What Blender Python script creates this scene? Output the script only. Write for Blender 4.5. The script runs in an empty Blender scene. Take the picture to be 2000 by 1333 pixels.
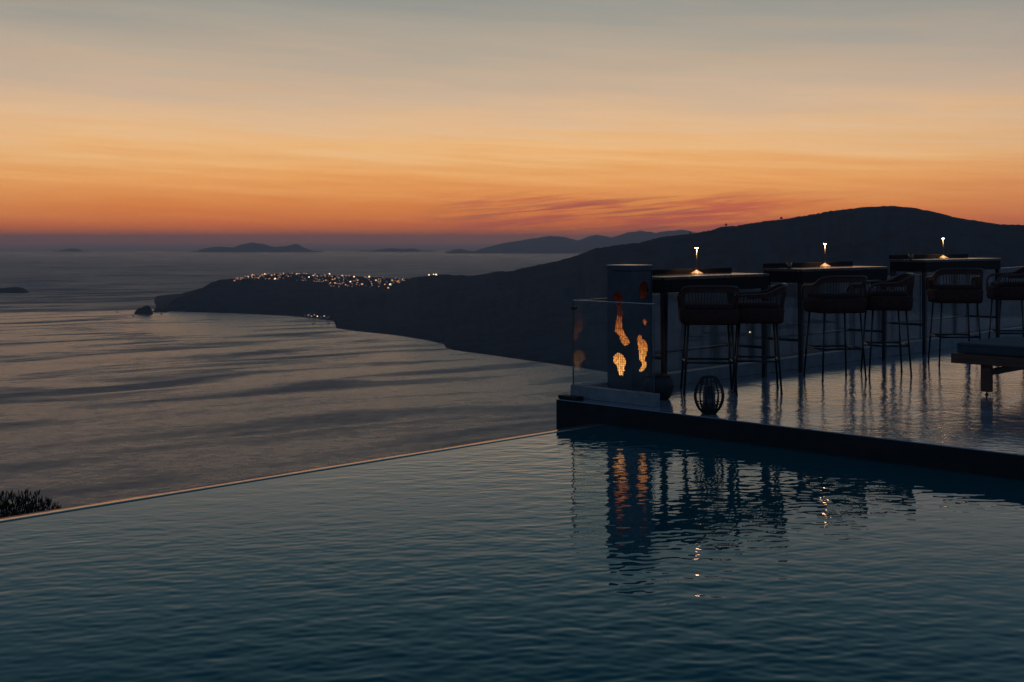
import bpy, bmesh, math, random
import numpy as np
from mathutils import Vector, Matrix, noise

random.seed(7)
rng = np.random.default_rng(11)
S = bpy.context.scene
COL = S.collection
R = math.radians

# ------------------------------------------------------------------ camera
EYE = 1.38            # eye height above the deck floor (deck floor is z = 0)
SEA = -300.0          # the caldera sea lies 300 m below the terrace
WATER = -0.165        # pool water level
cam_d = bpy.data.cameras.new('camera')
cam = bpy.data.objects.new('camera', cam_d)
COL.objects.link(cam)
cam.location = (0, 0, EYE)
cam.rotation_euler = (R(90), 0, 0)
cam_d.sensor_width = 36.0
cam_d.lens = 43.2
cam_d.shift_y = -(666.5 - 470.0) / 2000.0
cam_d.clip_start = 0.1
cam_d.clip_end = 200000
S.camera = cam
S.render.resolution_x, S.render.resolution_y = 1024, 682

# ------------------------------------------------------------------ render and view
S.view_settings.view_transform = 'Standard'
S.view_settings.look = 'None'
S.view_settings.exposure = 0.0
S.view_settings.gamma = 1.0
S.view_settings.use_curve_mapping = False
cy = S.cycles
cy.use_denoising = True
cy.max_bounces = 8
cy.diffuse_bounces = 3
cy.glossy_bounces = 4
cy.transparent_max_bounces = 24
cy.volume_bounces = 0
cy.sample_clamp_indirect = 4.0
cy.caustics_reflective = False
cy.caustics_refractive = False


def srgb(r, g, b, k=1.0):
    f = lambda c: (c / 12.92 if c <= .04045 else ((c + .055) / 1.055) ** 2.4)
    return (f(r / 255.) * k, f(g / 255.) * k, f(b / 255.) * k, 1.0)


# ------------------------------------------------------------------ node helper
class NT:
    def __init__(self, tree):
        self.t = tree
        tree.nodes.clear()

    def n(self, typ, **kw):
        nd = self.t.nodes.new(typ)
        for k, v in kw.items():
            if k.startswith('i_'):
                key = k[2:]
                nd.inputs[int(key) if key.isdigit() else key.replace('_', ' ')].default_value = v
            else:
                setattr(nd, k, v)
        return nd

    def l(self, a, b):
        self.t.links.new(a, b)

    def m(self, op, a, b=None, c=None, clamp=False):
        nd = self.t.nodes.new('ShaderNodeMath')
        nd.operation = op
        nd.use_clamp = clamp
        for i, v in enumerate((a, b, c)):
            if v is None:
                continue
            if isinstance(v, (int, float)):
                nd.inputs[i].default_value = v
            else:
                self.l(v, nd.inputs[i])
        return nd.outputs[0]

    def comb(self, x, y, z):
        nd = self.t.nodes.new('ShaderNodeCombineXYZ')
        for i, v in enumerate((x, y, z)):
            if isinstance(v, (int, float)):
                nd.inputs[i].default_value = v
            else:
                self.l(v, nd.inputs[i])
        return nd.outputs[0]

    def noise(self, vec, scale=1.0, detail=4.0, rough=0.55):
        nd = self.t.nodes.new('ShaderNodeTexNoise')
        nd.inputs['Scale'].default_value = scale
        nd.inputs['Detail'].default_value = detail
        nd.inputs['Roughness'].default_value = rough
        if vec is not None:
            self.l(vec, nd.inputs['Vector'])
        return nd.outputs[0]

    def ramp(self, fac, stops, interp='LINEAR'):
        nd = self.t.nodes.new('ShaderNodeValToRGB')
        cr = nd.color_ramp
        cr.interpolation = interp
        while len(cr.elements) < len(stops):
            cr.elements.new(0.5)
        for e, (p, c) in zip(cr.elements, stops):
            e.position = p
            e.color = c
        self.l(fac, nd.inputs[0])
        return nd.outputs[0]

    def maprange(self, v, a, b, c, d, smooth=False):
        nd = self.t.nodes.new('ShaderNodeMapRange')
        nd.interpolation_type = 'SMOOTHSTEP' if smooth else 'LINEAR'
        nd.clamp = True
        for i, x in enumerate((a, b, c, d)):
            nd.inputs[i + 1].default_value = x
        self.l(v, nd.inputs[0])
        return nd.outputs[0]

    def mix(self, f, a, b, blend='MIX'):
        nd = self.t.nodes.new('ShaderNodeMix')
        nd.data_type = 'RGBA'
        nd.blend_type = blend
        for sock, v in ((0, f), (6, a), (7, b)):
            if isinstance(v, (int, float)):
                nd.inputs[sock].default_value = v
            elif isinstance(v, tuple):
                nd.inputs[sock].default_value = v
            else:
                self.l(v, nd.inputs[sock])
        return nd.outputs[2]


# ------------------------------------------------------------------ sky (after sunset, no sun above the horizon)
world = bpy.data.worlds.new('World')
S.world = world
world.use_nodes = True
w = NT(world.node_tree)
tc = w.n('ShaderNodeTexCoord')
sep = w.n('ShaderNodeSeparateXYZ')
w.l(tc.outputs['Generated'], sep.inputs[0])
X, Y, Z = sep.outputs
elev = w.m('MULTIPLY', w.m('ARCSINE', w.m('MINIMUM', w.m('MAXIMUM', Z, -1.0), 1.0)), 57.2958)
az = w.m('MULTIPLY', w.m('ARCTAN2', X, Y), 57.2958)
# thin streaky cirrus, stretched along the horizon and slightly tilted
zt = w.m('ADD', Z, w.m('MULTIPLY', X, 0.05))
streak = w.noise(w.comb(w.m('MULTIPLY', X, 4.0), w.m('MULTIPLY', Y, 4.0), w.m('MULTIPLY', zt, 46.0)), 1.0, 5.0, 0.55)
streak2 = w.noise(w.comb(w.m('MULTIPLY', X, 7.0), w.m('MULTIPLY', Y, 7.0), w.m('MULTIPLY', zt, 150.0)), 1.0, 5.0, 0.6)
s1 = w.m('SUBTRACT', streak, 0.5)
s2 = w.m('SUBTRACT', streak2, 0.5)
amp = w.maprange(elev, 0.2, 5.0, 0.6, 4.0)
e2 = w.m('ADD', elev, w.m('MULTIPLY', w.m('ADD', w.m('MULTIPLY', s1, 0.75), w.m('MULTIPLY', s2, 0.62)), amp))
fac = w.m('SQRT', w.m('DIVIDE', w.m('MAXIMUM', e2, 0.0), 90.0))
P = lambda e: math.sqrt(e / 90.0)
west = w.ramp(fac, [
    (P(0.0), srgb(236, 116, 62)), (P(0.75), srgb(238, 124, 60)), (P(1.7), srgb(240, 146, 74)),
    (P(2.9), srgb(246, 172, 100)), (P(4.1), srgb(246, 190, 128)), (P(5.4), srgb(234, 192, 148)),
    (P(6.8), srgb(212, 183, 154)), (P(8.8), srgb(184, 170, 152)), (P(11.2), srgb(156, 155, 147)),
    (P(12.8), srgb(140, 145, 141)), (P(15.5), srgb(98, 126, 132)), (P(22.0), srgb(36, 70, 84)), (P(38.0), srgb(28, 56, 78)), (P(90.0), srgb(28, 54, 82))])
east = w.ramp(fac, [
    (P(0.0), srgb(84, 98, 122)), (P(4.0), srgb(90, 104, 130)), (P(9.0), srgb(90, 110, 140)),
    (P(20.0), srgb(78, 104, 136)), (P(40.0), srgb(54, 84, 118)), (P(90.0), srgb(28, 54, 82))])
caz = w.m('COSINE', w.m('DIVIDE', w.m('ADD', az, 3.0), 57.2958))
wf = w.maprange(caz, 0.55, 1.0, 0.0, 1.0, True)
sky = w.mix(wf, east, west)
# a veil of darker, pinker cirrus low in the north-west
mask_e = w.m('MULTIPLY', w.maprange(elev, 0.05, 0.7, 0, 1, True), w.maprange(elev, 1.4, 2.6, 1, 0, True))
mask_a = w.m('MULTIPLY', w.maprange(az, -6.0, 1.0, 0, 1, True), w.maprange(az, 10.0, 17.0, 1, 0, True))
cz = w.m('SUBTRACT', Z, w.m('MULTIPLY', X, 0.09))
cn = w.noise(w.comb(w.m('MULTIPLY', X, 11.0), w.m('MULTIPLY', Y, 11.0), w.m('MULTIPLY', cz, 170.0)), 1.0, 5.0, 0.6)
cmask = w.m('MULTIPLY', w.m('MULTIPLY', mask_e, mask_a), w.maprange(cn, 0.42, 0.60, 0, 0.9, True))
sky = w.mix(cmask, sky, srgb(204, 96, 76))
cn2 = w.noise(w.comb(w.m('MULTIPLY', X, 9.0), w.m('MULTIPLY', Y, 9.0), w.m('MULTIPLY', cz, 210.0)), 1.3, 4.0, 0.55)
cmask2 = w.m('MULTIPLY', w.m('MULTIPLY', mask_e, mask_a), w.maprange(cn2, 0.50, 0.64, 0, 0.6, True))
sky = w.mix(cmask2, sky, srgb(150, 90, 80))
# thick haze layer lying on the horizon
low = w.maprange(elev, -0.60, 0.42, 1.0, 0.0, True)
sky = w.mix(w.m('MULTIPLY', low, wf), sky, srgb(164, 112, 84))
sky = w.mix(w.m('MULTIPLY', w.maprange(elev, -0.45, -0.05, 1.0, 0.0, True), wf), sky, srgb(96, 82, 80))
veil = w.m('ADD', 1.0, w.m('MULTIPLY', s2, 0.20))
sky = w.mix(1.0, sky, w.comb(veil, veil, veil), 'MULTIPLY')
bg = w.n('ShaderNodeBackground', i_Strength=1.0)
w.l(sky, bg.inputs['Color'])
wo = w.n('ShaderNodeOutputWorld')
w.l(bg.outputs[0], wo.inputs[0])


# ------------------------------------------------------------------ materials
def mat(name, base, rough=0.5, metal=0.0, var=0.0, vscale=8.0, bump=0.0, bscale=60.0, spec=0.5, stretch=(1, 1, 1), coat=0.0,
        rough_var=0.0):
    m = bpy.data.materials.new(name)
    m.use_nodes = True
    t = NT(m.node_tree)
    p = t.n('ShaderNodeBsdfPrincipled')
    p.inputs['Base Color'].default_value = (*base, 1)
    p.inputs['Roughness'].default_value = rough
    p.inputs['Metallic'].default_value = metal
    p.inputs['Specular IOR Level'].default_value = spec
    p.inputs['Coat Weight'].default_value = coat
    o = t.n('ShaderNodeOutputMaterial')
    t.l(p.outputs[0], o.inputs[0])
    tcn = t.n('ShaderNodeTexCoord')
    mp = t.n('ShaderNodeMapping')
    mp.inputs['Scale'].default_value = stretch
    t.l(tcn.outputs['Object'], mp.inputs[0])
    if var or rough_var:
        nz = t.noise(mp.outputs[0], vscale, 5.0, 0.6)
        if var:
            lo = tuple(c * (1 - var) for c in base) + (1,)
            hi = tuple(min(1, c * (1 + var)) for c in base) + (1,)
            t.l(t.ramp(nz, [(0.3, lo), (0.7, hi)]), p.inputs['Base Color'])
        if rough_var:
            t.l(t.maprange(nz, 0.3, 0.7, max(0.02, rough - rough_var), rough + rough_var), p.inputs['Roughness'])
    if bump:
        nb = t.noise(mp.outputs[0], bscale, 4.0, 0.6)
        b = t.n('ShaderNodeBump', i_Strength=1.0, i_Distance=bump)
        t.l(nb, b.inputs['Height'])
        t.l(b.outputs[0], p.inputs['Normal'])
    return m


def emit(name, col, strength):
    m = bpy.data.materials.new(name)
    m.use_nodes = True
    t = NT(m.node_tree)
    e = t.n('ShaderNodeEmission', i_Strength=strength)
    e.inputs[0].default_value = (*col, 1)
    o = t.n('ShaderNodeOutputMaterial')
    t.l(e.outputs[0], o.inputs[0])
    m.cycles.emission_sampling = 'NONE'
    return m


M = {}
M['steel'] = mat('black_steel', (0.018, 0.017, 0.017), 0.38, 0.3, 0.25, 20)
M['rope'] = mat('brown_rope', (0.062, 0.018, 0.011), 0.75, 0, 0.35, 40, 0.0015, 220)
M['rail'] = mat('wrapped_rail', (0.080, 0.032, 0.022), 0.45, 0, 0.3, 50, 0.001, 240)
M['cushion'] = mat('seat_fabric', (0.060, 0.030, 0.024), 0.9, 0, 0.2, 60, 0.001, 300)
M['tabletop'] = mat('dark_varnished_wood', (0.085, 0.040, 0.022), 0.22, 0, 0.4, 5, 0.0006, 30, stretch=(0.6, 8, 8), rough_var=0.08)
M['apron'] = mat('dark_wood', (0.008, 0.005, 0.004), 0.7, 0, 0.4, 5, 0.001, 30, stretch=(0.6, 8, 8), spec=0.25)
M['teak'] = mat('oiled_teak', (0.115, 0.042, 0.021), 0.55, 0, 0.45, 6, 0.0015, 24, stretch=(0.7, 9, 9))
M['mattress'] = mat('navy_canvas', (0.050, 0.058, 0.062), 0.85, 0, 0.2, 12, 0.002, 130)
M['plinth'] = mat('grey_render', (0.20, 0.205, 0.21), 0.6, 0, 0.22, 7, 0.0015, 70)
M['black_stone'] = mat('black_basalt', (0.012, 0.012, 0.013), 0.6, 0, 0.4, 9, 0.002, 60, spec=0.3)
M['wicker'] = mat('dark_wicker', (0.020, 0.014, 0.011), 0.65, 0, 0.3, 60, 0.001, 200)
M['pot'] = mat('dark_glazed_clay', (0.018, 0.015, 0.015), 0.6, 0, 0.35, 14, 0.002, 60)
M['soil'] = mat('dark_soil', (0.020, 0.014, 0.010), 0.95, 0, 0.5, 30, 0.006, 60)
M['lantern_metal'] = mat('blued_steel_plate', (0.055, 0.060, 0.064), 0.42, 0.25, 0.28, 4, 0.0008, 40, rough_var=0.1)
M['cap_metal'] = mat('brushed_steel_cap', (0.45, 0.44, 0.43), 0.24, 0.9, 0.15, 20)
M['lamp_metal'] = mat('bronze_lamp_metal', (0.48, 0.31, 0.18), 0.5, 0.0, 0.15, 30)
M['smoked'] = mat('smoked_candle_glass', (0.030, 0.032, 0.036), 0.12, 0, 0.1, 10)
M['lamp_stem'] = mat('dark_bronze_stem', (0.10, 0.06, 0.035), 0.5, 0.0, 0.15, 30)
M['amber'] = mat('amber_glass', (0.22, 0.09, 0.03), 0.08, 0, 0.1, 10)
M['rim'] = mat('wet_pool_coping', (0.16, 0.12, 0.10), 0.10, 0, 0.25, 9, 0.0008, 14, stretch=(0.6, 3, 1))
M['basin'] = mat('dark_pool_plaster', (0.02, 0.05, 0.06), 0.7, 0, 0.2, 4)
M['rock'] = mat('volcanic_rock', (0.020, 0.020, 0.020), 0.95, 0, 0.5, 0.012, 0, 1, spec=0.1)
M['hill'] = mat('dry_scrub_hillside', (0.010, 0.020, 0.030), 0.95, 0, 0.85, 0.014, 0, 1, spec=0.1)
M['white_house'] = mat('whitewash', (0.50, 0.47, 0.44), 0.9, 0, 0.15, 0.3)
M['leaf'] = mat('dusty_leaf', (0.024, 0.026, 0.016), 0.85, 0, 0.4, 9, spec=0.2)
M['bark'] = mat('grey_bark', (0.06, 0.045, 0.035), 0.9, 0, 0.4, 20, 0.004, 40)
M['boat_hull'] = mat('boat_hull_paint', (0.12, 0.11, 0.11), 0.5, 0, 0.2, 1)
M['boat_cabin'] = mat('boat_cabin_paint', (0.45, 0.43, 0.40), 0.5, 0, 0.2, 1)
M['window_glow_a'] = emit('lit_window_amber', (1.0, 0.48, 0.17), 1.7)
M['window_glow_b'] = emit('lit_window_white', (1.0, 0.66, 0.33), 3.2)
M['window_glow_c'] = emit('lit_window_orange', (1.0, 0.36, 0.11), 0.9)
M['bulb'] = emit('lamp_bulb', (1.0, 0.52, 0.26), 46.0)

M['rim'].node_tree.nodes['Principled BSDF'].inputs['IOR'].default_value = 1.75

# wet, hand-trowelled cement floor of the deck
md = bpy.data.materials.new('trowelled_cement')
md.use_nodes = True
t = NT(md.node_tree)
p = t.n('ShaderNodeBsdfPrincipled')
o = t.n('ShaderNodeOutputMaterial')
t.l(p.outputs[0], o.inputs[0])
g = t.n('ShaderNodeNewGeometry')
n1 = t.noise(g.outputs['Position'], 1.3, 6, 0.65)
t.l(t.ramp(n1, [(0.3, (0.15, 0.165, 0.17, 1)), (0.7, (0.25, 0.265, 0.27, 1))]), p.inputs['Base Color'])
n2 = t.noise(g.outputs['Position'], 2.6, 7, 0.68)
t.l(t.maprange(n2, 0.32, 0.68, 0.04, 0.16), p.inputs['Roughness'])
p.inputs['Specular IOR Level'].default_value = 0.38
n3 = t.noise(g.outputs['Position'], 8.0, 4, 0.55)
b = t.n('ShaderNodeBump', i_Strength=1.0, i_Distance=0.0048)
t.l(n3, b.inputs['Height'])
n4 = t.noise(g.outputs['Position'], 2.6, 2, 0.5)
b2 = t.n('ShaderNodeBump', i_Strength=1.0, i_Distance=0.005)
t.l(n4, b2.inputs['Height'])
t.l(b.outputs[0], b2.inputs['Normal'])
t.l(b2.outputs[0], p.inputs['Normal'])
M['deck'] = md

# pool water: deep dark-tiled pool, mirror-like surface (the ripples are geometry)
mw = bpy.data.materials.new('pool_water')
mw.use_nodes = True
t = NT(mw.node_tree)
p = t.n('ShaderNodeBsdfPrincipled')
p.inputs['Base Color'].default_value = (0.001, 0.084, 0.090, 1)
p.inputs['Roughness'].default_value = 0.015
p.inputs['IOR'].default_value = 1.333
o = t.n('ShaderNodeOutputMaterial')
t.l(p.outputs[0], o.inputs[0])
M['pool'] = mw

# open sea: wind-ruffled and calm patches
ms = bpy.data.materials.new('sea_water')
ms.use_nodes = True
t = NT(ms.node_tree)
p = t.n('ShaderNodeBsdfPrincipled')
p.inputs['Base Color'].default_value = (0.016, 0.044, 0.076, 1)
p.inputs['IOR'].default_value = 1.333
o = t.n('ShaderNodeOutputMaterial')
t.l(p.outputs[0], o.inputs[0])
g = t.n('ShaderNodeNewGeometry')
mp = t.n('ShaderNodeMapping', vector_type='TEXTURE')
mp.inputs['Rotation'].default_value = (0, 0, R(34))
mp.inputs['Location'].default_value = (830, -1450, 0)
mp.inputs['Scale'].default_value = (560, 150, 1000)
t.l(g.outputs['Position'], mp.inputs[0])
tn = t.n('ShaderNodeTexNoise')
tn.inputs['Scale'].default_value = 1.0
tn.inputs['Detail'].default_value = 6.0
tn.inputs['Roughness'].default_value = 0.58
tn.inputs['Distortion'].default_value = 0.5
t.l(mp.outputs[0], tn.inputs['Vector'])
sy = t.n('ShaderNodeSeparateXYZ')
t.l(g.outputs['Position'], sy.inputs[0])
openw = t.m('MULTIPLY', t.maprange(sy.outputs[1], 4900, 6300, 0.0, 0.20, True), t.maprange(sy.outputs[1], 9000, 30000, 1.0, 0.15, True))      # windier open sea beyond the caldera
ruf = t.maprange(tn.outputs[0], 0.44, 0.68, 0.25, 0.62, True)
fine = t.noise(g.outputs['Position'], 0.030, 6, 0.75)
far_ = t.maprange(sy.outputs[1], 1500, 2900, 0.0, 1.0, True)
ruf = t.m('ADD', t.m('MULTIPLY', t.m('SUBTRACT', ruf, 0.25), t.m('ADD', 0.36, t.m('MULTIPLY', far_, 0.42))), t.m('SUBTRACT', 0.255, t.m('MULTIPLY', far_, 0.06)))
ruf = t.m('ADD', ruf, t.m('MULTIPLY', t.m('SUBTRACT', fine, 0.5), 0.34))
t.l(t.m('MAXIMUM', t.m('ADD', ruf, openw), 0.12), p.inputs['Roughness'])
n2 = t.noise(g.outputs['Position'], 0.05, 5, 0.65)
b = t.n('ShaderNodeBump', i_Strength=1.0, i_Distance=1.6)
t.l(n2, b.inputs['Height'])
t.l(b.outputs[0], p.inputs['Normal'])
M['sea'] = ms

# clear glass pane: see-through with Fresnel mirror, edges coloured as lit on top and shaded at the ends
mg = bpy.data.materials.new('clear_glass')
mg.use_nodes = True
t = NT(mg.node_tree)
tr = t.n('ShaderNodeBsdfTransparent')
tr.inputs[0].default_value = (0.95, 0.97, 0.965, 1)
gl = t.n('ShaderNodeBsdfGlossy')
gl.inputs['Roughness'].default_value = 0.015
gg = t.n('ShaderNodeNewGeometry')
dt = t.n('ShaderNodeVectorMath', operation='DOT_PRODUCT')
t.l(gg.outputs['Incoming'], dt.inputs[0])
t.l(gg.outputs['Normal'], dt.inputs[1])
c1 = t.m('SUBTRACT', 1.0, t.m('ABSOLUTE', dt.outputs['Value']))
fres = t.m('ADD', 0.035, t.m('MULTIPLY', t.m('POWER', c1, 5.0), 0.965))
mx = t.n('ShaderNodeMixShader')
t.l(fres, mx.inputs[0])
t.l(tr.outputs[0], mx.inputs[1])
t.l(gl.outputs[0], mx.inputs[2])
o = t.n('ShaderNodeOutputMaterial')
t.l(mx.outputs[0], o.inputs[0])
M['glass'] = mg
M['glass_edge_lit'] = mat('lit_glass_edge', (0.55, 0.57, 0.55), 0.22, 0, 0.1, 20, spec=0.9)  # light caught by the top edge, put into a paler colour
M['glass_edge_shaded'] = mat('shaded_glass_edge', (0.07, 0.09, 0.09), 0.25, 0, 0.1, 20)  # darker copy of the same edge, its shade put into the colour

# fire seen through the lantern's openings
mf = bpy.data.materials.new('fire_glow')
mf.use_nodes = True
t = NT(mf.node_tree)
g = t.n('ShaderNodeTexCoord')
sp = t.n('ShaderNodeSeparateXYZ')
t.l(g.outputs['Object'], sp.inputs[0])
nz = t.noise(g.outputs['Object'], 11.0, 4, 0.6)
hh = t.m('ADD', sp.outputs[2], t.m('MULTIPLY', t.m('SUBTRACT', nz, 0.5), 0.35))
st = t.ramp(hh, [(0.0, (1.6,) * 3 + (1,)), (0.22, (1.35,) * 3 + (1,)), (0.42, (0.85,) * 3 + (1,)), (0.62, (0.42,) * 3 + (1,)),
                 (0.74, (0.06,) * 3 + (1,)), (0.95, (0.012,) * 3 + (1,))])
cl = t.ramp(hh, [(0.05, (1.0, 0.50, 0.16, 1)), (0.35, (1.0, 0.36, 0.075, 1)), (0.65, (1.0, 0.22, 0.05, 1)), (0.85, (0.8, 0.12, 0.05, 1))])
e = t.n('ShaderNodeEmission')
t.l(cl, e.inputs[0])
blot = t.noise(g.outputs['Object'], 46.0, 3, 0.6)
t.l(t.m('MULTIPLY', st, t.maprange(blot, 0.36, 0.62, 0.60, 1.20, True)), e.inputs[1])
o = t.n('ShaderNodeOutputMaterial')
t.l(e.outputs[0], o.inputs[0])
M['fire'] = mf


# ------------------------------------------------------------------ object helpers
def link(name, me, parent=None, loc=None, rot=None):
    ob = bpy.data.objects.new(name, me)
    COL.objects.link(ob)
    if parent is not None:
        ob.parent = parent
    if loc is not None:
        ob.location = loc
    if rot is not None:
        ob.rotation_euler = rot
    return ob


def tag(ob, label=None, cat=None, group=None, kind=None):
    if label:
        ob['label'] = label
    if cat:
        ob['category'] = cat
    if group:
        ob['group'] = group
    if kind:
        ob['kind'] = kind
    return ob


def thing(name, loc, rz, label, cat, group=None):
    return tag(link(name, None, None, loc, (0, 0, rz)), label, cat, group)


def build(name, bm, mats, parent=None, smooth=False, bevel=0.0, loc=None, kind=None):
    if bevel:
        bmesh.ops.bevel(bm, geom=list(bm.edges), offset=bevel, segments=2, affect='EDGES', profile=0.6)
    me = bpy.data.meshes.new(name)
    bm.normal_update()
    bm.to_mesh(me)
    bm.free()
    if not isinstance(mats, (list, tuple)):
        mats = [mats]
    for m_ in mats:
        me.materials.append(m_)
    if smooth:
        me.polygons.foreach_set('use_smooth', [True] * len(me.polygons))
    ob = link(name, me, parent, loc)
    if kind:
        ob['kind'] = kind
    return ob


def pymesh(name, verts, faces, m, parent=None, smooth=True, kind=None):
    me = bpy.data.meshes.new(name)
    me.from_pydata([tuple(v) for v in verts], [], faces)
    me.materials.append(m)
    if smooth:
        me.polygons.foreach_set('use_smooth', [True] * len(me.polygons))
    ob = link(name, me, parent)
    if kind:
        ob['kind'] = kind
    return ob


def box(bm, x0, x1, y0, y1, z0, z1, mi=0):
    vs = [bm.verts.new(c) for c in ((x0, y0, z0), (x1, y0, z0), (x1, y1, z0), (x0, y1, z0),
                                    (x0, y0, z1), (x1, y0, z1), (x1, y1, z1), (x0, y1, z1))]
    fs = []
    for q in ((0, 3, 2, 1), (4, 5, 6, 7), (0, 1, 5, 4), (1, 2, 6, 5), (2, 3, 7, 6), (3, 0, 4, 7)):
        f = bm.faces.new([vs[i] for i in q])
        f.material_index = mi
        fs.append(f)
    return vs, fs


def boxbm(*a):
    bm = bmesh.new()
    box(bm, *a)
    return bm


def tube(bm, pts, r, n=8, closed=False, cap=True):
    pts = [Vector(p) for p in pts]
    k = len(pts)
    rs = r if isinstance(r, (list, tuple)) else [r] * k
    rings = []
    prev = None
    for i, p_ in enumerate(pts):
        a = pts[i - 1] if (i > 0 or closed) else p_
        c = pts[(i + 1) % k] if (i < k - 1 or closed) else p_
        d = (c - a).normalized()
        if prev is None:
            side = d.cross(Vector((0, 0, 1)))
            if side.length < 1e-3:
                side = d.cross(Vector((1, 0, 0)))
        else:
            side = prev - d * prev.dot(d)
        side.normalize()
        prev = side
        up = side.cross(d)
        rings.append([bm.verts.new(p_ + (side * math.cos(6.28319 * j / n) + up * math.sin(6.28319 * j / n)) * rs[i]) for j in range(n)])
    rng_ = range(k if closed else k - 1)
    for i in rng_:
        A, B = rings[i], rings[(i + 1) % k]
        for j in range(n):
            bm.faces.new((A[j], A[(j + 1) % n], B[(j + 1) % n], B[j]))
    if cap and not closed:
        bm.faces.new(rings[0][::-1])
        bm.faces.new(rings[-1])


def lathe(bm, prof, n=24):
    rings = []
    for r_, z_ in prof:
        if r_ < 1e-5:
            rings.append([bm.verts.new((0, 0, z_))])
        else:
            rings.append([bm.verts.new((r_ * math.cos(6.28319 * j / n), r_ * math.sin(6.28319 * j / n), z_)) for j in range(n)])
    for A, B in zip(rings, rings[1:]):
        for j in range(n):
            if len(A) == 1 and len(B) == 1:
                continue
            if len(A) == 1:
                bm.faces.new((A[0], B[(j + 1) % n], B[j]))
            elif len(B) == 1:
                bm.faces.new((A[j], A[(j + 1) % n], B[0]))
            else:
                bm.faces.new((A[j], A[(j + 1) % n], B[(j + 1) % n], B[j]))


def copy_tree(src, parent=None):
    c = src.copy()
    COL.objects.link(c)
    c.parent = parent
    for ch in list(src.children):
        copy_tree(ch, c)
    return c


# terrace axes: U runs away to the right (bar tables, pool edge), V runs to the right and towards the viewer (deck front)
K = math.sqrt(0.5)
C0 = Vector((0.514, 10.82, 0))          # front-left corner of the balustrade plinth
U = Vector((K, K, 0))
V = Vector((K, -K, 0))


def uv(a, b_, z=0.0):
    q = C0 + U * a + V * b_
    return Vector((q.x, q.y, z))


def px(x, y):
    """ground X per metre of depth for a photograph column"""
    return (x - 1000.0) / 2400.0


# ------------------------------------------------------------------ terrain across the water
H = EYE - SEA


def interp(tab, x):
    xs = [q[0] for q in tab]
    ys = [q[1] for q in tab]
    return float(np.interp(x, xs, ys))


SHORE = [(300, 607), (320, 608), (430, 611), (560, 617), (625, 623), (653, 627.5), (657, 641.5), (672, 644), (700, 648), (770, 655), (830, 664), (867, 672.5),
         (871, 680), (885, 684), (950, 693), (1050, 707), (1115, 716), (1300, 745), (1600, 800), (2000, 900), (2900, 1100)]
RIDGE = [(300, 606), (322, 601), (335, 590), (365, 575), (400, 562), (410, 553), (430, 547), (455, 545), (480, 540), (520, 536), (560, 534),
         (650, 538), (700, 540), (760, 544), (790, 546), (815, 541), (840, 539), (870, 537), (920, 538), (945, 536), (965, 531), (1000, 530),
         (1030, 522), (1090, 510), (1140, 495), (1160, 486), (1200, 480), (1250, 474), (1300, 462), (1345, 458), (1390, 450), (1410, 443),
         (1440, 441), (1480, 434), (1520, 430), (1560, 424), (1620, 413), (1680, 406), (1740, 402), (1790, 407), (1840, 418), (1880, 428),
         (1950, 438), (2000, 440), (2150, 452), (2400, 430), (2900, 420)]
RIDGE_Y = [(300, 5290), (322, 5330), (400, 5700), (560, 6200), (760, 6000), (815, 5200), (1000, 4800), (1300, 4500), (1740, 4100), (2000, 3800), (2900, 3000)]


def shore_depth(x):
    return 2400.0 * H / (interp(SHORE, x) - 470.0)


def terr(x, s):
    """point of the far coast: column x, s = 0 on the shore, 1 on the skyline"""
    ys, yr = interp(SHORE, x), interp(RIDGE, x)
    Ys, Yr = shore_depth(x), max(interp(RIDGE_Y, x), shore_depth(x) + 40)
    Yd = Ys + (Yr - Ys) * s
    gx = s ** 0.85
    span = (ys - yr)
    q = Vector((x * 0.02, s * 4.0, 3.1))
    n_ = noise.fractal(q, 1.0, 2.0, 5) * 0.5 + 0.35 * (0.5 - abs(noise.noise(Vector((x * 0.045 + s * 1.5, s * 2.2, 8.0)))))
    bulge = math.sin(math.pi * min(1, s)) * span * 0.10 * n_
    rough = noise.fractal(Vector((x * 0.16, 0.5, s * 9.0)), 0.9, 2.0, 4) * min(1.4, 0.10 * span) * s
    y = ys + (yr - ys) * gx - bulge - rough * 1.0
    return Vector((px(x, 0) * Yd, Yd, EYE - (y - 470.0) * Yd / 2400.0))


cols = list(np.arange(300, 2020, 3.0)) + list(np.arange(2020, 2901, 20.0))
NS = 40
verts, faces = [], []
for x in cols:
    for i in range(NS + 1):
        q = terr(x, i / NS)
        if i == 0:
            q.z = SEA - 0.5
        verts.append(q)
    top = verts[-1]
    for k, f_ in enumerate((0.97, 0.72, 0.35, -0.01)):
        d = 250 + 420 * (k + 0)
        verts.append(Vector((px(x, 0) * (top.y + d), top.y + d, SEA - 0.5 + (top.z - SEA) * f_ - (3 if k == 0 else 0))))
W_ = NS + 5
for i in range(len(cols) - 1):
    for j in range(W_ - 1):
        a = i * W_ + j
        faces.append((a, a + W_, a + W_ + 1, a + 1))
tag(pymesh('hills', verts, faces, M['hill']), 'dark headland and hillside across the water', None, None, 'structure')


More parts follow.
